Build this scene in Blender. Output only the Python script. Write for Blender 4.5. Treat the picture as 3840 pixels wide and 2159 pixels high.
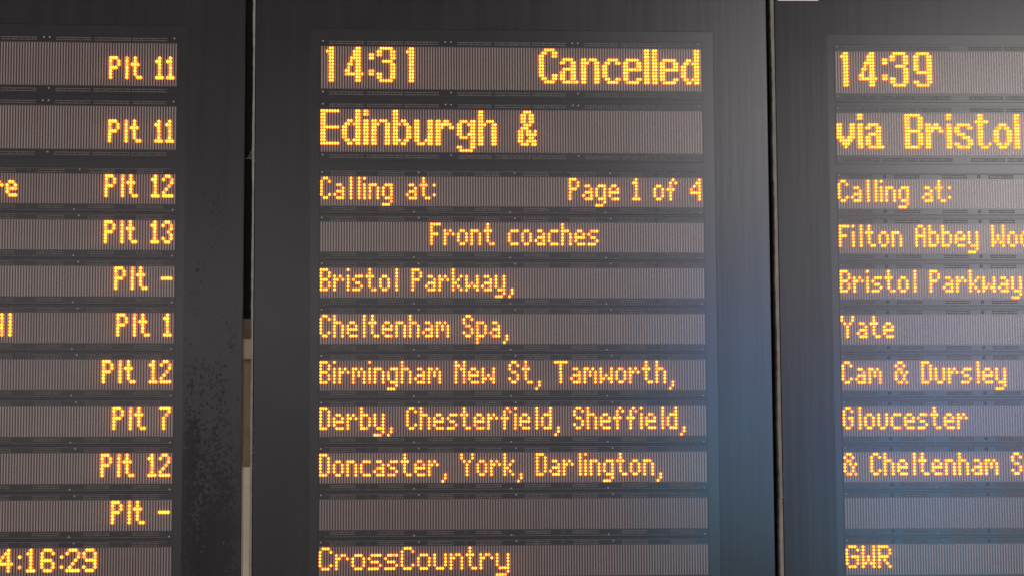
import bpy, math, random
from mathutils import Matrix, Vector

scene = bpy.context.scene
for o in list(bpy.data.objects):
    bpy.data.objects.remove(o, do_unlink=True)
C = scene.collection
random.seed(7)

# ------------------------------------------------------------------ camera
CAM_LOC = Vector((-0.21330655, -3.16403288, -0.28318732))
CAM_R = Matrix(((0.99779627, -0.00159191, -0.06633304),
                (-0.06617038, -0.09781912, -0.99300196),
                (-0.00490787, 0.99520294, -0.09770889)))
cam = bpy.data.cameras.new('camera')
cam.sensor_width = 36.0
cam.lens = 75.0
cam.clip_start = 0.05
cam.clip_end = 200.0
cam_ob = bpy.data.objects.new('camera', cam)
cam_ob.matrix_world = Matrix.Translation(CAM_LOC) @ CAM_R.to_4x4()
C.objects.link(cam_ob)
scene.camera = cam_ob

# ------------------------------------------------------------------ world: dim base plus glow patches added for the boards' reflections
world = bpy.data.worlds.new('World')
scene.world = world
world.use_nodes = True
wn, wl = world.node_tree.nodes, world.node_tree.links
wn.clear()
w_out = wn.new('ShaderNodeOutputWorld')
w_bg = wn.new('ShaderNodeBackground')
wl.new(w_bg.outputs[0], w_out.inputs[0])
w_tc = wn.new('ShaderNodeTexCoord')


def ray(x, y):
    """direction into the hall that a board shows at picture place x, y"""
    d = CAM_R @ Vector(((x - 1920) / 8000, -(y - 1079.5) / 8000, -1.0))
    return Vector((d.x, -d.y, d.z)).normalized()


def wmath(op, a, b=None):
    n = wn.new('ShaderNodeMath')
    n.operation = op
    for i, v in enumerate((a, b)):
        if v is None:
            continue
        if isinstance(v, (int, float)):
            n.inputs[i].default_value = v
        else:
            wl.new(v, n.inputs[i])
    return n.outputs[0]


def wdot(vec):
    n = wn.new('ShaderNodeVectorMath')
    n.operation = 'DOT_PRODUCT'
    wl.new(w_tc.outputs['Generated'], n.inputs[0])
    n.inputs[1].default_value = vec
    return n.outputs['Value']


def light_patch(x, y, sx, sy, col, strength):
    c = ray(x, y)
    r = c.cross(Vector((0, 0, 1))).normalized()
    u = r.cross(c).normalized()
    a = wmath('DIVIDE', wdot(r), sx / 8000)
    b = wmath('DIVIDE', wdot(u), sy / 8000)
    q = wmath('ADD', wmath('MULTIPLY', a, a), wmath('MULTIPLY', b, b))
    g = wmath('EXPONENT', wmath('MULTIPLY', q, -0.5))
    g = wmath('MULTIPLY', g, wmath('GREATER_THAN', wdot(c), 0.0))
    g = wmath('MULTIPLY', g, strength)
    n = wn.new('ShaderNodeVectorMath')
    n.operation = 'SCALE'
    n.inputs[0].default_value = col
    wl.new(g, n.inputs['Scale'])
    return n.outputs[0]


BASE = (0.30, 0.27, 0.275)
base = wn.new('ShaderNodeCombineXYZ')
for i in range(3):
    base.inputs[i].default_value = BASE[i]
acc = base.outputs[0]
PATCHES = [  # soft glows added to the world, placed by where the boards mirror them
    (3430, 480, 480, 420, (1.0, 0.95, 0.945), 7.2),     # warm white glow for the sheen at upper right
    (2850, 1330, 200, 210, (0.16, 0.36, 1.0), 3.4),     # blue glow for the middle board's right margin
    (2830, 1760, 165, 200, (0.18, 0.66, 1.0), 4.0),     # teal glow lower on the same margin
    (3330, 1260, 330, 190, (0.24, 0.44, 1.0), 3.6),
    (3400, 1850, 400, 360, (0.52, 0.74, 1.0), 1.7),
    (900, 1080, 1300, 330, (1.0, 0.95, 0.97), 0.85),    # wide faint glow for the sheen at mid height
    (900, 1900, 1300, 350, (1.0, 0.93, 0.97), 0.3),
]
for p in PATCHES:
    s = wn.new('ShaderNodeVectorMath')
    s.operation = 'ADD'
    wl.new(acc, s.inputs[0])
    wl.new(light_patch(*p), s.inputs[1])
    acc = s.outputs[0]
wl.new(acc, w_bg.inputs['Color'])
w_bg.inputs['Strength'].default_value = 1.0

# added area lamp overhead, a soft fill for the board fronts
al = bpy.data.lights.new('overhead_fill', 'AREA')
al.shape = 'RECTANGLE'
al.size, al.size_y = 5.0, 2.5
al.energy = 105
al.color = (1.0, 0.95, 0.9)
al_ob = bpy.data.objects.new('overhead_fill', al)
al_ob.location = (-1.0, -3.2, 3.6)
al_ob.rotation_euler = (math.radians(40), 0, 0)
C.objects.link(al_ob)

scene.view_settings.view_transform = 'Standard'
scene.view_settings.look = 'None'
scene.view_settings.exposure = 0.0
scene.view_settings.gamma = 1.0
scene.view_settings.use_curve_mapping = False
scene.render.engine = 'CYCLES'
scene.cycles.use_denoising = True
scene.cycles.max_bounces = 6
scene.cycles.diffuse_bounces = 3
scene.cycles.sample_clamp_indirect = 4.0
scene.render.filter_size = 1.6


# ------------------------------------------------------------------ materials
class Mat:
    def __init__(self, name):
        self.m = bpy.data.materials.new(name)
        self.m.use_nodes = True
        self.n, self.l = self.m.node_tree.nodes, self.m.node_tree.links
        self.b = self.n['Principled BSDF']

    def tex(self, kind, scale, detail=4, stretch=(1, 1, 1), rough=0.6):
        tc = self.n.new('ShaderNodeTexCoord')
        mp = self.n.new('ShaderNodeMapping')
        mp.inputs['Scale'].default_value = stretch
        self.l.new(tc.outputs['Object'], mp.inputs[0])
        t = self.n.new('ShaderNodeTexNoise' if kind == 'noise' else 'ShaderNodeTexVoronoi')
        t.inputs['Scale'].default_value = scale
        if kind == 'noise':
            t.inputs['Detail'].default_value = detail
            t.inputs['Roughness'].default_value = rough
        self.l.new(mp.outputs[0], t.inputs['Vector'])
        return t.outputs[0] if kind == 'noise' else t.outputs['Distance']

    def ramp(self, src, stops, interp='LINEAR'):
        r = self.n.new('ShaderNodeValToRGB')
        r.color_ramp.interpolation = interp
        e = r.color_ramp.elements
        while len(e) < len(stops):
            e.new(0.5)
        for el, (p, c) in zip(e, stops):
            el.position = p
            el.color = (c, c, c, 1) if isinstance(c, (int, float)) else (*c, 1)
        self.l.new(src, r.inputs[0])
        return r.outputs[0]

    def mix(self, fac, a, b):
        x = self.n.new('ShaderNodeMix')
        x.data_type = 'RGBA'
        for s, v in ((x.inputs[0], fac), (x.inputs[6], a), (x.inputs[7], b)):
            if isinstance(v, (int, float)):
                s.default_value = v
            elif isinstance(v, tuple):
                s.default_value = (*v, 1)
            else:
                self.l.new(v, s)
        return x.outputs[2]

    def math(self, op, a, b=None):
        x = self.n.new('ShaderNodeMath')
        x.operation = op
        for i, v in enumerate((a, b)):
            if v is None:
                continue
            if isinstance(v, (int, float)):
                x.inputs[i].default_value = v
            else:
                self.l.new(v, x.inputs[i])
        return x.outputs[0]

    def obj_axis(self, axis):
        tc = self.n.new('ShaderNodeTexCoord')
        s = self.n.new('ShaderNodeSeparateXYZ')
        self.l.new(tc.outputs['Object'], s.inputs[0])
        return s.outputs[axis]

    def set(self, **k):
        for key, v in k.items():
            s = self.b.inputs[key]
            if isinstance(v, (int, float)):
                s.default_value = v
            elif isinstance(v, tuple):
                s.default_value = (*v, 1)
            else:
                self.l.new(v, s)
        return self


def board_black(name, base, stained=False):
    m = Mat(name)
    streak = m.tex('noise', 60, 3, (1.0, 1.0, 0.03))
    blotch = m.tex('noise', 9, 5)
    col = m.mix(m.ramp(streak, [(0.3, 0.0), (0.75, 1.0)]), tuple(c * 0.85 for c in base), tuple(c * 1.25 for c in base))
    rough = m.math('ADD', m.math('MULTIPLY', streak, 0.06), m.math('MULTIPLY', blotch, 0.05))
    rough = m.math('ADD', rough, 0.09)
    # fine dust and lint
    dust = m.ramp(m.tex('voronoi', 55), [(0.0, 1.0), (0.035, 1.0), (0.06, 0.0)])
    gate = m.ramp(m.tex('noise', 31, 2), [(0.56, 0.0), (0.60, 1.0)])
    dust = m.math('MULTIPLY', m.math('MULTIPLY', dust, gate), 0.55)
    col = m.mix(dust, col, (0.17, 0.16, 0.155))
    haze = m.ramp(m.tex('noise', 4.0, 6), [(0.45, 0.0), (0.8, 0.10)])
    col = m.mix(haze, col, (0.10, 0.095, 0.09))
    spec = 0.5
    bump = m.n.new('ShaderNodeBump')
    bump.inputs['Strength'].default_value = 0.09
    bump.inputs['Distance'].default_value = 0.001
    band = m.tex('noise', 34, 3, (1.0, 1.0, 0.05))
    m.l.new(m.math('ADD', band, m.math('MULTIPLY', m.tex('noise', 7, 2), 0.5)), bump.inputs['Height'])
    m.l.new(bump.outputs[0], m.b.inputs['Normal'])
    if stained:
        z = m.obj_axis(2)
        up = m.ramp(m.math('MULTIPLY', m.math('SUBTRACT', -0.42, z), 2.9), [(0.0, 0.0), (0.55, 0.62), (1.0, 1.0)])
        fine = m.tex('noise', 230, 4, (1.0, 1.0, 0.8), 0.65)
        n1 = m.tex('noise', 26, 6, (1.0, 1.0, 0.30), 0.6)
        val = m.math('ADD', m.math('ADD', m.math('MULTIPLY', fine, 0.58), m.math('MULTIPLY', n1, 0.42)), m.math('MULTIPLY', up, 0.16))
        wash = m.ramp(val, [(0.57, 0.0), (0.62, 1.0)])
        drops = m.ramp(m.tex('voronoi', 75), [(0.0, 1.0), (0.13, 1.0), (0.20, 0.0)])
        dgate = m.ramp(m.math('ADD', m.tex('noise', 48, 2), m.math('MULTIPLY', up, 0.25)), [(0.55, 0.0), (0.60, 1.0)])
        low = m.ramp(up, [(0.0, 0.0), (0.12, 1.0)])
        drops = m.math('MULTIPLY', m.math('MULTIPLY', drops, dgate), low)
        st = m.math('MAXIMUM', wash, drops)
        right = m.ramp(m.math('MULTIPLY', m.obj_axis(0), 10.0), [(0.0, 0.35), (0.35, 1.0), (0.85, 0.75), (1.0, 0.35)])
        st = m.math('MULTIPLY', st, right)
        st = m.math('MULTIPLY', st, 0.52)
        col = m.mix(st, col, (0.008, 0.0075, 0.008))
        speck = m.ramp(m.tex('voronoi', 120), [(0.0, 1.0), (0.10, 1.0), (0.14, 0.0)])
        gate2 = m.ramp(m.tex('noise', 60, 2), [(0.52, 0.0), (0.56, 1.0)])
        sp2 = m.math('MULTIPLY', m.math('MULTIPLY', speck, gate2), m.math('MULTIPLY', up, 0.6))
        col = m.mix(sp2, col, (0.13, 0.12, 0.115))
        spec = m.math('SUBTRACT', 0.5, m.math('MULTIPLY', st, 0.42))
        rough = m.math('ADD', rough, m.math('MULTIPLY', st, 0.25))
    m.set(**{'Base Color': col, 'Roughness': rough, 'Specular IOR Level': spec})
    return m.m


def simple(name, col, rough=0.4, var=0.2, scale=80, metallic=0.0, spec=0.5, stretch=(1, 1, 1)):
    m = Mat(name)
    c = m.mix(m.ramp(m.tex('noise', scale, 4, stretch), [(0.25, 0.0), (0.75, 1.0)]),
              tuple(x * (1 - var) for x in col), tuple(x * (1 + var) for x in col))
    m.set(**{'Base Color': c, 'Roughness': rough, 'Metallic': metallic, 'Specular IOR Level': spec})
    return m.m


M_HOUSING = board_black('black_acrylic', (0.0125, 0.0115, 0.012))
M_HOUSING_ST = board_black('black_acrylic_water_stained', (0.0135, 0.0125, 0.013), True)
M_SCREEN = simple('screen_backing', (0.0115, 0.0105, 0.0108), 0.14, 0.3, 30, spec=0.66)
M_PLATE = simple('module_board', (0.0115, 0.0098, 0.0102), 0.14, 0.35, 120, spec=0.66)
M_BED = simple('led_bed', (0.030, 0.0135, 0.0115), 0.15, 0.3, 60, spec=0.8)
M_PIN = simple('solder_tracks', (0.095, 0.08, 0.074), 0.25, 0.35, 260)
M_SCREW = simple('screw_steel', (0.32, 0.31, 0.30), 0.35, 0.2, 300)
M_HOLE = simple('hole_ring', (0.055, 0.05, 0.05), 0.35, 0.2, 300)
M_TRIM = simple('edge_trim_grey', (0.24, 0.215, 0.185), 0.6, 0.35, 70, stretch=(1, 1, 0.4))
M_STEEL = simple('black_steel', (0.010, 0.009, 0.008), 0.5, 0.4, 20)
M_BOLT = simple('bolt_zinc', (0.22, 0.20, 0.19), 0.4, 0.2, 200)
M_STICKER = simple('white_label', (0.80, 0.79, 0.74), 0.45, 0.03, 60)
M_WEB = simple('web_silk', (0.34, 0.33, 0.30), 0.7, 0.1, 60)

lc = Mat('unlit_led')
geo = lc.n.new('ShaderNodeNewGeometry')
hue = lc.ramp(geo.outputs['Random Per Island'], [(0.0, (0.315, 0.235, 0.212)), (0.4, (0.35, 0.275, 0.248)),
                                                 (0.75, (0.335, 0.278, 0.247)), (1.0, (0.325, 0.292, 0.268))])
oi = lc.n.new('ShaderNodeObjectInfo')
shade = lc.ramp(oi.outputs['Random'], [(0.0, (0.82, 0.78, 0.80)), (0.5, (0.94, 0.92, 0.93)), (1.0, (1.0, 1.0, 0.97))])
mulc = lc.n.new('ShaderNodeMix')
mulc.data_type = 'RGBA'
mulc.blend_type = 'MULTIPLY'
mulc.inputs[0].default_value = 1.0
lc.l.new(shade, mulc.inputs[7])
lc.l.new(lc.mix(lc.math('MULTIPLY', lc.tex('noise', 25, 4), 0.5), hue, (0.185, 0.132, 0.122)), mulc.inputs[6])
lc.set(**{'Base Color': mulc.outputs[2], 'Roughness': 0.14, 'Specular IOR Level': 0.78})
M_LED = lc.m

lt = Mat('lit_amber_led')
geo = lt.n.new('ShaderNodeNewGeometry')
tint = lt.ramp(geo.outputs['Random Per Island'], [(0.0, (0.75, 0.030, 0.022)), (0.06, (0.85, 0.075, 0.02)), (0.12, (0.72, 0.112, 0.008)), (0.35, (0.90, 0.158, 0.010)),
                                                  (0.8, (1.0, 0.186, 0.014)), (0.93, (1.0, 0.205, 0.024)), (1.0, (1.0, 0.205, 0.060))])
oi = lt.n.new('ShaderNodeObjectInfo')
level = lt.math('ADD', lt.math('MULTIPLY', oi.outputs['Random'], 2.2), 8.6)
lt.set(**{'Base Color': (0.5, 0.3, 0.05), 'Emission Color': tint, 'Emission Strength': level, 'Roughness': 0.3})
M_LIT = lt.m
lr = Mat('lit_led_lens_rim')
lr.set(**{'Base Color': (0.3, 0.16, 0.03), 'Emission Color': (1.0, 0.345, 0.011), 'Emission Strength': 0.72, 'Roughness': 0.3})
M_RIM = lr.m
lf = Mat('lit_led_lens_flank')
lf.set(**{'Base Color': (0.3, 0.16, 0.03), 'Emission Color': (1.0, 0.215, 0.007), 'Emission Strength': 5.0, 'Roughness': 0.3})
M_FLANK = lf.m


# ------------------------------------------------------------------ mesh helpers
class MB:
    """collects shapes and links them as ONE mesh object"""

    def __init__(self):
        self.v, self.f, self.m = [], [], []

    def box(self, x0, x1, y0, y1, z0, z1):
        i = len(self.v)
        self.v += [(x0, y0, z0), (x1, y0, z0), (x1, y1, z0), (x0, y1, z0), (x0, y0, z1), (x1, y0, z1), (x1, y1, z1), (x0, y1, z1)]
        self.f += [(i, i + 1, i + 5, i + 4), (i + 1, i + 2, i + 6, i + 5), (i + 2, i + 3, i + 7, i + 6), (i + 3, i, i + 4, i + 7),
                   (i + 4, i + 5, i + 6, i + 7), (i + 3, i + 2, i + 1, i)]

    def rib(self, x0, x1, yb, yf, z0, z1, ch):
        """bar with a chamfered front, open at the back"""
        i = len(self.v)
        for z, s in ((z0, ch), (z1, -ch)):
            self.v += [(x0, yb, z), (x0, yf + ch, z), (x0 + ch, yf, z + s), (x1 - ch, yf, z + s), (x1, yf + ch, z), (x1, yb, z)]
        for k in range(5):
            self.f.append((i + k, i + k + 1, i + k + 7, i + k + 6))
        self.f += [(i + 5, i + 4, i + 1, i), (i + 4, i + 3, i + 2, i + 1), (i + 6, i + 7, i + 10, i + 11), (i + 7, i + 8, i + 9, i + 10)]

    def dome(self, x, z, y, rx, rz, h, n=8, tm=0.8):
        i = len(self.v)
        for t, d in ((1.0, 0.0), (tm, 0.62)):
            for k in range(n):
                a = 2 * math.pi * (k + 0.5) / n
                self.v.append((x + rx * t * math.cos(a), y - h * d, z + rz * t * math.sin(a)))
        self.v.append((x, y - h, z))
        for k in range(n):
            j = (k + 1) % n
            self.f.append((i + k, i + j, i + n + j, i + n + k))
            self.f.append((i + n + k, i + n + j, i + 2 * n))

    def lamp(self, x, z, y, rx, rz, h, n=8):
        """LED lens: flank, rim and bright middle"""
        i = len(self.v)
        for t, d in ((1.0, 0.0), (0.94, 0.72), (0.72, 0.95)):
            for k in range(n):
                a = 2 * math.pi * (k + 0.5) / n
                self.v.append((x + rx * t * math.cos(a), y - h * d, z + rz * t * math.sin(a)))
        self.v.append((x, y - h, z))
        for k in range(n):
            j = (k + 1) % n
            self.f.append((i + k, i + j, i + n + j, i + n + k))
            self.m.append(2)
            self.f.append((i + n + k, i + n + j, i + 2 * n + j, i + 2 * n + k))
            self.m.append(1)
            self.f.append((i + 2 * n + k, i + 2 * n + j, i + 3 * n))
            self.m.append(0)

    def ring(self, x, z, y, r0, r1, n=14):
        i = len(self.v)
        for r in (r0, r1):
            for k in range(n):
                a = 2 * math.pi * k / n
                self.v.append((x + r * math.cos(a), y, z + r * math.sin(a)))
        for k in range(n):
            j = (k + 1) % n
            self.f.append((i + k, i + n + k, i + n + j, i + j))

    def loops(self, rects, close=False):
        """rects: (x0, x1, z0, z1, y) joined one after the other"""
        i = len(self.v)
        for x0, x1, z0, z1, y in rects:
            self.v += [(x0, y, z0), (x1, y, z0), (x1, y, z1), (x0, y, z1)]
        for r in range(len(rects) - 1):
            a, b = i + 4 * r, i + 4 * r + 4
            for k in range(4):
                j = (k + 1) % 4
                self.f.append((a + k, a + j, b + j, b + k))
        if close:
            b = i + 4 * (len(rects) - 1)
            self.f.append((b, b + 1, b + 2, b + 3))

    def tube(self, pts, r, n=5):
        i = len(self.v)
        for p in pts:
            for k in range(n):
                a = 2 * math.pi * k / n
                self.v.append((p[0] + r * math.cos(a), p[1] + r * 0.6 * math.sin(a), p[2] + r * math.sin(a)))
        for s in range(len(pts) - 1):
            for k in range(n):
                j = (k + 1) % n
                self.f.append((i + s * n + k, i + s * n + j, i + (s + 1) * n + j, i + (s + 1) * n + k))

    def build(self, name, mat, parent=None, loc=None):
        me = bpy.data.meshes.new(name)
        me.from_pydata(self.v, [], self.f)
        me.materials.append(mat)
        me.update()
        ob = bpy.data.objects.new(name, me)
        C.objects.link(ob)
        if parent:
            ob.parent = parent
        if loc:
            ob.location = loc
        return ob


def fix_normals(ob):
    import bmesh
    bm = bmesh.new()
    bm.from_mesh(ob.data)
    bmesh.ops.recalc_face_normals(bm, faces=bm.faces)
    bm.to_mesh(ob.data)
    bm.free()
    return ob


def tag(o, label=None, cat=None, group=None, kind=None):
    for k, v in (('label', label), ('category', cat), ('group', group), ('kind', kind)):
        if v:
            o[k] = v
    return o


# ------------------------------------------------------------------ dot-matrix lettering
def G(top, *rows):
    return (top, rows)


SMALL = {
    'A': G(0, '.##.', '#..#', '#..#', '####', '#..#', '#..#', '#..#'),
    'B': G(0, '###.', '#..#', '#..#', '###.', '#..#', '#..#', '###.'),
    'C': G(0, '.##.', '#..#', '#...', '#...', '#...', '#..#', '.##.'),
    'D': G(0, '###.', '#..#', '#..#', '#..#', '#..#', '#..#', '###.'),
    'F': G(0, '####', '#...', '#...', '###.', '#...', '#...', '#...'),
    'G': G(0, '.##.', '#..#', '#...', '#.##', '#..#', '#..#', '.##.'),
    'H': G(0, '#..#', '#..#', '#..#', '####', '#..#', '#..#', '#..#'),
    'N': G(0, '#..#', '##.#', '#.##', '#..#', '#..#', '#..#', '#..#'),
    'P': G(0, '###.', '#..#', '#..#', '###.', '#...', '#...', '#...'),
    'S': G(0, '.##.', '#..#', '#...', '.##.', '...#', '#..#', '.##.'),
    'T': G(0, '#####', '..#..', '..#..', '..#..', '..#..', '..#..', '..#..'),
    'W': G(0, '#...#', '#...#', '#...#', '#.#.#', '#.#.#', '##.##', '#...#'),
    'Y': G(0, '#...#', '#...#', '.#.#.', '..#..', '..#..', '..#..', '..#..'),
    'a': G(2, '.##.', '...#', '.###', '#..#', '.###'),
    'b': G(0, '#...', '#...', '###.', '#..#', '#..#', '#..#', '###.'),
    'c': G(2, '.###', '#...', '#...', '#...', '.###'),
    'd': G(0, '...#', '...#', '.###', '#..#', '#..#', '#..#', '.###'),
    'e': G(2, '.##.', '#..#', '####', '#...', '.###'),
    'f': G(0, '..#.', '.#.#', '.#..', '###.', '.#..', '.#..', '.#..'),
    'g': G(2, '.###', '#..#', '#..#', '#..#', '.###', '...#', '###.'),
    'h': G(0, '#...', '#...', '###.', '#..#', '#..#', '#..#', '#..#'),
    'i': G(0, '#', '.', '#', '#', '#', '#', '#'),
    'k': G(0, '#...', '#...', '#..#', '#.#.', '##..', '#.#.', '#..#'),
    'l': G(0, '.#', '.#', '.#', '.#', '.#', '.#', '.#'),
    'm': G(2, '##.#.', '#.#.#', '#.#.#', '#...#', '#...#'),
    'n': G(2, '###.', '#..#', '#..#', '#..#', '#..#'),
    'o': G(2, '.##.', '#..#', '#..#', '#..#', '.##.'),
    'p': G(2, '###.', '#..#', '#..#', '#..#', '###.', '#...', '#...'),
    'r': G(2, '#.#.', '##.#', '#...', '#...', '#...'),
    's': G(2, '.###', '#...', '.##.', '...#', '###.'),
    't': G(0, '.#..', '.#..', '###.', '.#..', '.#..', '.#..', '..##'),
    'u': G(2, '#..#', '#..#', '#..#', '#..#', '.##.'),
    'w': G(2, '#...#', '#...#', '#.#.#', '##.##', '#...#'),
    'y': G(2, '#..#', '#..#', '#..#', '#..#', '.###', '...#', '###.'),
    '1': G(0, '.#.', '##.', '.#.', '.#.', '.#.', '.#.', '###'),
    '2': G(0, '.##.', '#..#', '...#', '..#.', '.#..', '#...', '####'),
    '3': G(0, '.##.', '#..#', '...#', '..#.', '...#', '#..#', '.##.'),
    '4': G(0, '...#', '..##', '.#.#', '#..#', '####', '...#', '...#'),
    '7': G(0, '####', '...#', '..#.', '.#..', '.#..', '.#..', '.#..'),
    '-': G(3, '####'),
    ',': G(6, '.#', '.#', '#.'),
    ':': G(2, '#', '.', '.', '#'),
    '&': G(0, '.##..', '#..#.', '.##..', '#.#.#', '#..#.', '#..#.', '.##.#'),
    ' ': G(0, '...'),
}
WIDE = {
    'C': G(0, '.###.', '#...#', '#....', '#....', '#....', '#...#', '.###.'),
    'G': G(0, '.###.', '#...#', '#....', '#.###', '#...#', '#...#', '.###.'),
    'W': SMALL['W'],
    'R': G(0, '####.', '#...#', '#...#', '####.', '#.#..', '#..#.', '#...#'),
    'r': G(2, '#.##.', '##..#', '#....', '#....', '#....'),
    'o': G(2, '.###.', '#...#', '#...#', '#...#', '.###.'),
    's': G(2, '.####', '#....', '.###.', '....#', '####.'),
    'u': G(2, '#...#', '#...#', '#...#', '#...#', '.###.'),
    'n': G(2, '#.##.', '##..#', '#...#', '#...#', '#...#'),
    't': SMALL['t'],
    'y': G(2, '#...#', '#...#', '#...#', '#...#', '.####', '....#', '####.'),
    '1': G(0, '..#..', '.##..', '..#..', '..#..', '..#..', '..#..', '.###.'),
    '2': G(0, '.###.', '#...#', '....#', '...#.', '..#..', '.#...', '#####'),
    '4': G(0, '...#.', '..##.', '.#.#.', '#..#.', '#####', '...#.', '...#.'),
    '6': G(0, '.###.', '#...#', '#....', '####.', '#...#', '#...#', '.###.'),
    '9': G(0, '.###.', '#...#', '#...#', '.####', '....#', '#...#', '.###.'),
    ':': G(2, '.#', '..', '..', '.#'),
}
_s = '##.....'
BIG = {
    '1': G(0, '...##...', '..###...', *['...##...'] * 9),
    '3': G(0, '.#####..', '##...##.', '##...##.', '.....##.', '..####..', '.....##.', '.....##.', '.....##.', '##...##.', '##...##.', '.#####..'),
    '4': G(0, '....##..', '...###..', '...###..', '..####..', '..#.##..', '.##.##..', '.#..##..', '##..##..', '#######.', '....##..', '....##..'),
    '9': G(0, '.#####..', '##...##.', '##...##.', '##...##.', '##...##.', '##...##.', '.######.', '.....##.', '.....##.', '##...##.', '.#####..'),
    ':': G(2, '##', '##', '..', '..', '..', '##', '##'),
    'B': G(0, '######.', *['##...##'] * 4, '######.', *['##...##'] * 4, '######.'),
    'C': G(0, '..####.', '.##..##', '##...##', *['##.....'] * 5, '##...##', '.##..##', '..####.'),
    'E': G(0, '#######', *[_s] * 4, '#######', *[_s] * 4, '#######'),
    'a': G(3, '.####..', '##..##.', '....##.', '.#####.', '##..##.', '##..##.', '##..##.', '.######'),
    'b': G(0, '##.....', '##.....', '##.....', '##.##..', '###.##.', *['##...##'] * 4, '###.##.', '##.##..'),
    'c': G(3, '..####.', '.##..##', *['##.....'] * 4, '.##..##', '..####.'),
    'd': G(0, '.....##', '.....##', '.....##', '..##.##', '.##.###', *['##...##'] * 4, '.##.###', '..##.##'),
    'e': G(3, '.#####.', '##...##', '##...##', '#######', '##.....', '##.....', '##...##', '.#####.'),
    'g': G(3, '.###.##', '##..###', '##...##', '##...##', '##..###', '.###.##', '.....##', '.....##', '##...##', '.#####.'),
    'h': G(0, '##.....', '##.....', '##.....', '##.###.', '###..##', *['##...##'] * 6),
    'i': G(0, '##', '##', '..', *['##'] * 8),
    'l': G(0, *['##'] * 11),
    'n': G(3, '##.###.', '###..##', *['##...##'] * 6),
    'o': G(3, '..###..', '.##.##.', *['##...##'] * 4, '.##.##.', '..###..'),
    'r': G(3, '##.##..', '######.', '###..##', *['##.....'] * 5),
    's': G(3, '.#####.', '##...##', '##.....', '.###...', '...###.', '.....##', '##...##', '.#####.'),
    't': G(0, '.##...', '.##...', '#####.', *['.##...'] * 6, '.##..#', '..###.'),
    'u': G(3, *['##...##'] * 6, '##..###', '.###.##'),
    'v': G(3, *['##...##'] * 4, '###.###', '.#####.', '..###..', '...#...'),
    '&': G(0, '..###..', '.##.##.', '.##.##.', '.##.##.', '..###..', '.###...', '##.##.#', '##.####', '##..##.', '##.####', '.###.##'),
    ' ': G(0, '......'),
}
FONTS = {'small': SMALL, 'wide': WIDE, 'big': BIG}


def dots(text, font):
    """lit dots (col, row) of a text and its width"""
    out, c = [], 0
    F = FONTS[font]
    for ch in text:
        top, rows = F.get(ch, SMALL.get(ch))
        for r, line in enumerate(rows):
            for k, s in enumerate(line):
                if s == '#':
                    out.append((c + k, top + r))
        c += len(rows[0]) + 1
    last = max(d[0] for d in out)
    return out, last + 1


# ------------------------------------------------------------------ one departure board
P = 0.004                      # column pitch
K = P * 1.22388                # dot row pitch
ROW_V = [0.0, 23.87037, 49.27364, 66.39305, 83.51246, 100.63187, 117.75128, 134.87069, 151.99010, 169.10950, 186.22891]
Y_SCREEN, Y_PLATE, Y_BED, Y_RIB, Y_DOT = 0.0, -0.0006, -0.0009, -0.0015, -0.0016
Y_FRONT = -0.0010


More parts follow.
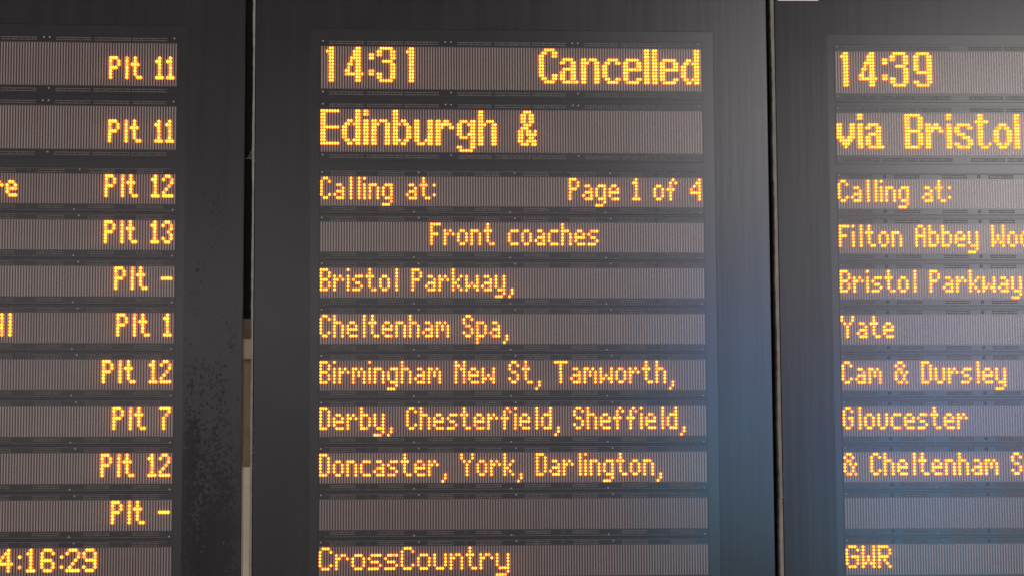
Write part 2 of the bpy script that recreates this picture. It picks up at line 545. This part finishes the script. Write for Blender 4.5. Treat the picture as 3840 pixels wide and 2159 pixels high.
def make_board(mw, ncol, u0, u1, win, texts, label, mat, trim_w, lens=1.0):
    root = bpy.data.objects.new('departure_board', None)
    root.empty_display_size = 0.2
    C.objects.link(root)
    root.matrix_world = mw
    tag(root, label, 'departure board', 'row of amber departure boards')
    c0 = 0 if u0 < -100 else 0
    left = -ncol if ncol_left(texts) else 0            # the left board counts its columns back from its right end
    uL, uR = left, left + ncol
    vT, vB = -46.0, 238.0
    x0, x1, z0, z1 = u0 * P, u1 * P, -vB * P, -vT * P
    wx0, wx1, wz0, wz1 = win[0] * P, win[1] * P, -win[3] * P, -win[2] * P
    ch = 0.0014
    h = MB()
    h.loops([(x0, x1, z0, z1, 0.055), (x0, x1, z0, z1, Y_FRONT + ch), (x0 + ch, x1 - ch, z0 + ch, z1 - ch, Y_FRONT),
             (wx0, wx1, wz0, wz1, Y_FRONT), (wx0 + 0.0003, wx1 - 0.0003, wz0 + 0.0003, wz1 - 0.0003, 0.001)])
    b = len(h.v)
    h.v += [(x0, 0.055, z0), (x1, 0.055, z0), (x1, 0.055, z1), (x0, 0.055, z1)]
    h.f.append((b, b + 1, b + 2, b + 3))
    fix_normals(h.build('housing', mat, root))
    s = MB()
    s.box(wx0 - 0.002, wx1 + 0.002, Y_SCREEN, 0.006, wz0 - 0.002, wz1 + 0.002)
    s.build('screen_panel', M_SCREEN, root)
    if trim_w:
        t = MB()
        n, prev = 150, None
        zs = [z0 + (z1 - z0) * i / n for i in range(n + 1)]
        rnd = random.Random(3 + int(trim_w * 10))
        i0 = len(t.v)
        for zz in zs:
            wob = trim_w * P * (1 + 0.10 * math.sin(zz * 31) + rnd.uniform(-0.09, 0.09))
            fr = Y_FRONT + 0.0006 + rnd.uniform(0, 0.0004)
            t.v += [(x0 - 0.0001, 0.03, zz), (x0 - wob, 0.03, zz), (x0 - wob, fr + 0.0008, zz), (x0 - wob + 0.0006, fr, zz), (x0 - 0.0001, fr, zz)]
        for i in range(n):
            for k in range(4):
                a = i0 + 5 * i + k
                t.f.append((a, a + 1, a + 6, a + 5))
        fix_normals(t.build('edge_trim', M_TRIM, root))
    rnd = random.Random(11)
    for r in range(11):
        big = r < 2
        hgt = (13.18 if big else 9.07)
        zt = -ROW_V[r] * P
        zb = zt - hgt * K
        up, dn = (2.35, 2.75) if big else (2.05, 2.35)
        plate = MB()
        c = 0.0003
        plate.loops([((uL - 0.3) * P, (uR + 0.3) * P, zb - dn * K, zt + up * K, Y_SCREEN),
                     ((uL - 0.3) * P, (uR + 0.3) * P, zb - dn * K, zt + up * K, Y_PLATE + c),
                     ((uL - 0.3) * P + c, (uR + 0.3) * P - c, zb - dn * K + c, zt + up * K - c, Y_PLATE)], True)
        row = fix_normals(plate.build('display_row', M_PLATE, root))
        bed = MB()
        bed.box((uL - 0.05) * P, (uR + 0.05) * P, Y_BED, Y_PLATE + 0.0002, zb - 0.2 * K, zt + 0.25 * K)
        bed.build('led_bed', M_BED, row)
        cols = MB()
        for q in range(uL, uR):
            cols.rib((q + 0.25) * P, (q + 0.75) * P, Y_BED, Y_RIB, zb, zt, 0.0002)
        cols.build('led_columns', M_LED, row)
        # solder tracks above and below the lamps
        if big:
            segs = [(3.3, 16.3), (17.3, 30.8), (31.4, 44.3)]
            per, lines = 48, ((1.55, 0.85), (-1.0, -1.75))
        else:
            segs = [(3.9, 13.4), (21.6, 31.3)]
            per, lines = 36, ((1.25, 0.5), (-0.6, -1.25))
        starts = list(range(uL - (per if uL < 0 else 0), uR, per)) if uL == 0 else [-per * (j + 1) for j in range(0, (ncol + per - 1) // per)]
        for side, (la, lb) in enumerate(lines):
            pm = MB()
            base = zt if side == 0 else zb
            for st in starts:
                for a, e in segs:
                    a, e = st + a, st + e
                    if a < uL or e > uR:
                        continue
                    th = 0.15 * K
                    for ln in (la, lb):
                        zc = base + ln * K
                        pm.box(a * P, e * P, Y_PLATE - 0.0004, Y_PLATE + 0.0001, zc - th, zc + th)
                    zhi, zlo = base + max(la, lb) * K - th, base + min(la, lb) * K + th
                    q = a + 0.2
                    while q < e:
                        if rnd.random() < 0.55:
                            pm.box(q * P, (q + 0.28) * P, Y_PLATE - 0.0003, Y_PLATE + 0.0001, zlo, zhi)
                        q += 1.0
                    if big:
                        pm.build('solder_strip', M_PIN, row)
                        pm = MB()
            # ridge along the plate
            zr = (zt + (up - 0.35) * K) if side == 0 else (zb - (dn - 0.4) * K)
            if not big:
                pm.box((uL + 2) * P, (uR - 2) * P, Y_PLATE - 0.00035, Y_PLATE + 0.0001, zr - 0.10 * K, zr + 0.10 * K)
            if not big:
                pm.build('solder_strip', M_PIN, row)
        for st in starts:
            if big:
                marks = [(0.9, zt + 1.6 * K), (46.8, zt + 1.6 * K), (0.9, zb - 0.95 * K)]
            else:
                marks = [(0.7, zt + 1.3 * K), (34.9, zb - 1.75 * K)]
            for uu, zz in marks:
                if not uL < st + uu < uR:
                    continue
                m = MB()
                m.dome((st + uu) * P, zz, Y_PLATE, 0.36 * P, 0.36 * P, 0.0010, 10)
                m.build('screw', M_SCREW, row)
            if not big:
                for zz in (zt + 0.95 * K, zb - 0.85 * K):
                    if not uL < st + 18 < uR:
                        continue
                    m = MB()
                    m.ring((st + 18) * P, zz, Y_PLATE - 0.0003, 0.32 * P, 0.62 * P)
                    m.build('mounting_ring', M_HOLE, row)
        for text, font, start, end, roff, lab in texts.get(r, ()):
            ds, w = dots(text, font)
            cs = start if start is not None else end - w + 1
            cuts, c_ = [], 0
            for wd in text.split(' '):
                ww = sum(len(FONTS[font].get(q, SMALL.get(q))[1][0]) + 1 for q in wd)
                cuts.append((wd, c_, c_ + ww))
                c_ += ww + len(FONTS[font].get(' ', SMALL[' '])[1][0]) + 1
            for wd, ca, cb in cuts:
              m = MB()
              for cc, rr in ds:
                if not ca <= cc < cb:
                    continue
                jx, jz = rnd.uniform(-0.04, 0.04), rnd.uniform(-0.03, 0.03)
                m.lamp((cs + cc + 0.5 + jx) * P, zt - (rr + roff + 0.62 + jz) * K, Y_DOT, 0.50 * P * lens, 0.445 * P * 1.22 * lens, 0.0030)
              o = m.build('lit_text', M_LIT, row)
              o.data.materials.append(M_RIM)
              o.data.materials.append(M_FLANK)
              o.data.polygons.foreach_set('material_index', m.m)
              o['label'] = lab if lab.startswith('amber dot-matrix name') else amber('an ampersand' if wd == '&' else 'a dash' if wd == '-' else wd.rstrip(',:'))
    return root


def ncol_left(texts):
    return texts.get('from_right', False)


def M4(loc, rows):
    m = Matrix(rows).to_4x4()
    m.translation = loc
    return m


LEFT = M4((-0.50078679, -0.00381634, 0.39243774), ((0.99992397, -0.01232843, 0.00023725), (0.01232697, 0.99990946, 0.00539551), (-0.0003037, -0.00539217, 0.99998542)))
MID = M4((-0.288, 0.0, 0.39164149), ((1, 0, 0), (0, 1, 0), (0, 0, 1)))
RIGHT0 = M4((0.49281490, 0.00065491, 0.38996167), ((0.99987022, 0.0160333, 0.00157146), (-0.01605384, 0.9997721, 0.01407236), (-0.00134548, -0.01409576, 0.99989974)))

_hinge = Matrix.Translation((-23 * P, 0, 0))
RIGHT = RIGHT0 @ _hinge @ Matrix.Rotation(math.radians(-0.92), 4, 'Z') @ _hinge.inverted()


def amber(t):
    return 'amber dot-matrix text reading ' + t


left_texts = {'from_right': True,
              0: [('Plt 11', 'small', None, -2, 4, amber('Plt 11'))],
              1: [('Plt 11', 'small', None, -2, 4, amber('Plt 11'))],
              2: [('re', 'small', None, -59, 0, amber('re')), ('Plt 12', 'small', None, -2, 0, amber('Plt 12'))],
              3: [('Plt 13', 'small', None, -2, 0, amber('Plt 13'))],
              4: [('Plt -', 'small', None, -2, 0, amber('Plt and a dash'))],
              5: [('Hl', 'small', None, -60, 0, amber('Hl')), ('Plt 1', 'small', None, -2, 0, amber('Plt 1'))],
              6: [('Plt 12', 'small', None, -2, 0, amber('Plt 12'))],
              7: [('Plt 7', 'small', None, -2, 0, amber('Plt 7'))],
              8: [('Plt 12', 'small', None, -2, 0, amber('Plt 12'))],
              9: [('Plt -', 'small', None, -2, 0, amber('Plt and a dash'))],
              10: [('4:16:29', 'wide', None, -28, 0, amber('the clock 4:16:29'))]}
mid_texts = {0: [('14:31', 'big', 0, None, 0, amber('14:31')), ('Cancelled', 'big', None, 142, 0, amber('Cancelled'))],
             1: [('Edinburgh &', 'big', 0, None, 0, amber('Edinburgh and'))],
             2: [('Calling at:', 'small', 0, None, 0, amber('Calling at')), ('Page 1 of 4', 'small', None, 142, 0, amber('Page 1 of 4'))],
             3: [('Front coaches', 'small', 41, None, 0, amber('Front coaches'))],
             4: [('Bristol Parkway,', 'small', 0, None, 0, amber('Bristol Parkway'))],
             5: [('Cheltenham Spa,', 'small', 0, None, 0, amber('Cheltenham Spa'))],
             6: [('Birmingham New St, Tamworth,', 'small', 0, None, 0, amber('Birmingham New St, Tamworth'))],
             7: [('Derby, Chesterfield, Sheffield,', 'small', 0, None, 0, amber('Derby, Chesterfield, Sheffield'))],
             8: [('Doncaster, York, Darlington,', 'small', 0, None, 0, amber('Doncaster, York, Darlington'))],
             10: [('CrossCountry', 'wide', 0, None, 0, 'amber dot-matrix name of the train operator')]}
right_texts = {0: [('14:39', 'big', 0, None, 0, amber('14:39'))],
               1: [('via Bristol', 'big', 0, None, 0, amber('via Bristol'))],
               2: [('Calling at:', 'small', 0, None, 0, amber('Calling at'))],
               3: [('Filton Abbey Wood', 'small', 0, None, 0, amber('Filton Abbey Wood'))],
               4: [('Bristol Parkway', 'small', 0, None, 0, amber('Bristol Parkway'))],
               5: [('Yate', 'small', 0, None, 0, amber('Yate'))],
               6: [('Cam & Dursley', 'small', 0, None, 0, amber('Cam and Dursley'))],
               7: [('Gloucester', 'small', 0, None, 0, amber('Gloucester'))],
               8: [('& Cheltenham Spa', 'small', 0, None, 0, amber('and Cheltenham Spa'))],
               10: [('GWR', 'wide', 0, None, 0, 'amber dot-matrix name of the train operator')]}

make_board(LEFT, 120, -146.0, 25.1, (-123.6, 3.36, -6.9, 203.0), left_texts,
           'black board of platform numbers ending in a clock, its lower corner stained by water', M_HOUSING_ST, 0, 1.22)
make_board(MID, 144, -24.45, 169.2, (-3.6, 148.6, -6.9, 203.0), mid_texts,
           'black board whose amber letters say 14:31 Cancelled, Edinburgh', M_HOUSING, 0.85)
make_board(RIGHT, 144, -23.0, 167.0, (-2.9, 147.0, -6.9, 203.0), right_texts,
           'black board whose amber letters say 14:39 via Bristol, under pale glare', M_HOUSING, 1.2)

# ------------------------------------------------------------------ small things on the boards
rx = RIGHT
s = MB()
n, rr = 6, 0.004
pts = []
wx0, wx1, wz0, wz1 = -21.95 * P, -5.4 * P, 19.75 * P, 30.0 * P
for cx_, cz_, a0 in ((wx1 - rr, wz1 - rr, 0), (wx0 + rr, wz1 - rr, 90), (wx0 + rr, wz0 + rr, 180), (wx1 - rr, wz0 + rr, 270)):
    for k in range(n + 1):
        a = math.radians(a0 + 90 * k / n)
        pts.append((cx_ + rr * math.cos(a), cz_ + rr * math.sin(a)))
for y in (Y_FRONT - 0.0009, Y_FRONT + 0.0):
    s.v += [(x, y, z) for x, z in pts]
m_ = len(pts)
s.f.append(tuple(range(m_)))
for k in range(m_):
    j = (k + 1) % m_
    s.f.append((k, j, m_ + j, m_ + k))
lab = fix_normals(s.build('paper_label', M_STICKER))
lab.matrix_world = rx
tag(lab, 'blank white label with rounded corners stuck at the top of a black board', 'label')

# ------------------------------------------------------------------ steelwork behind the boards
fr = bpy.data.objects.new('support_frame', None)
C.objects.link(fr)
fr.location = (0, 0.09, 0)
tag(fr, 'black steel frame carrying the boards, seen in the gaps between them', 'frame')
b = MB()
b.box(-1.3, 1.4, 0.0, 0.06, -0.0105, 0.62)
b.build('cross_beam', M_STEEL, fr)
b = MB()
b.box(0.34, 0.47, 0.001, 0.061, -0.62, -0.0105)
b.build('post', M_STEEL, fr)
for zz in (0.333, 0.322):
    b = MB()
    b.dome(0.3945, zz, -0.001, 0.0018, 0.0018, 0.003, 10)
    b.build('bolt', M_BOLT, fr)

# wall behind
wall = bpy.data.objects.new('building_wall', None)
C.objects.link(wall)
wall.location = (0, 5.0, 0)
tag(wall, 'brown and cream stone wall glimpsed through the gap beside the stained board', 'wall', kind='thing')


def course(name, z0, z1, y, mat):
    b_ = MB()
    b_.box(-5, 5, y, 0.4, z0, z1)
    return b_.build(name, mat, wall)


def stone(name, col, var, ridge):
    m = Mat(name)
    g = m.tex('noise', 5, 6)
    c = m.mix(m.ramp(g, [(0.3, 0.0), (0.7, 1.0)]), tuple(x * (1 - var) for x in col), tuple(x * (1 + var) for x in col))
    r = m.tex('noise', ridge, 4, (0.08, 0.08, 1.0))
    c = m.mix(m.ramp(r, [(0.60, 0.0), (0.72, 0.55)]), c, tuple(x * 0.6 for x in col))
    m.set(**{'Base Color': c, 'Roughness': 0.85, 'Specular IOR Level': 0.2})
    return m.m


course('brick_course', 0.3223, 3.0, 0.0, stone('dark_brown_brick', (0.11, 0.082, 0.055), 0.2, 20))
course('string_course', 0.2473, 0.322, -0.03, stone('tan_stone', (0.34, 0.27, 0.185), 0.15, 12))
course('middle_course', -0.1627, 0.247, 0.0, stone('brown_stone', (0.20, 0.155, 0.10), 0.28, 16))
course('lower_course', -3.0, -0.163, -0.03, stone('cream_ribbed_stone', (0.58, 0.50, 0.38), 0.1, 26))

# ------------------------------------------------------------------ cobwebs on the board edges
webs = [(MID, -25.0, 41.0, 5, 'wisp of cobweb hanging across the gap high beside the platform board'),
        (MID, -24.6, 150.0, 9, 'tuft of grey cobweb low on the edge of the middle board'),
        (RIGHT, -23.4, 168.0, 8, 'tuft of grey cobweb low on the edge of the glare-lit board')]
for mw, uu, vv, cnt, lb in webs:
    rnd = random.Random(int(vv))
    m = MB()
    for i in range(cnt * 3):
        a = (uu + rnd.uniform(-0.5, 0.5), vv + rnd.gauss(0, 10 if vv > 100 else 2))
        ln, an, cv = rnd.uniform(0.3, 1.3), rnd.uniform(0, 6.28), rnd.uniform(-0.5, 0.5)
        p = []
        for k in range(5):
            t = k / 4
            p.append(((a[0] + ln * t * math.cos(an + cv * t)) * P, Y_FRONT - 0.0006 - 0.001 * math.sin(t * 3),
                      -(a[1] + ln * t * math.sin(an + cv * t)) * P))
        m.tube(p, rnd.uniform(0.00010, 0.00022))
    if vv < 100:
        m.tube([((-27.6 + 2.4 * t) * P, Y_FRONT - 0.001, -(43.0 - 3.6 * t + 0.7 * math.sin(3.1 * t)) * P) for t in (0, .25, .5, .75, 1)], 0.00016)
    w = m.build('cobweb', M_WEB)
    w.matrix_world = mw
    tag(w, lb, 'cobweb', 'cobwebs on the board edges')
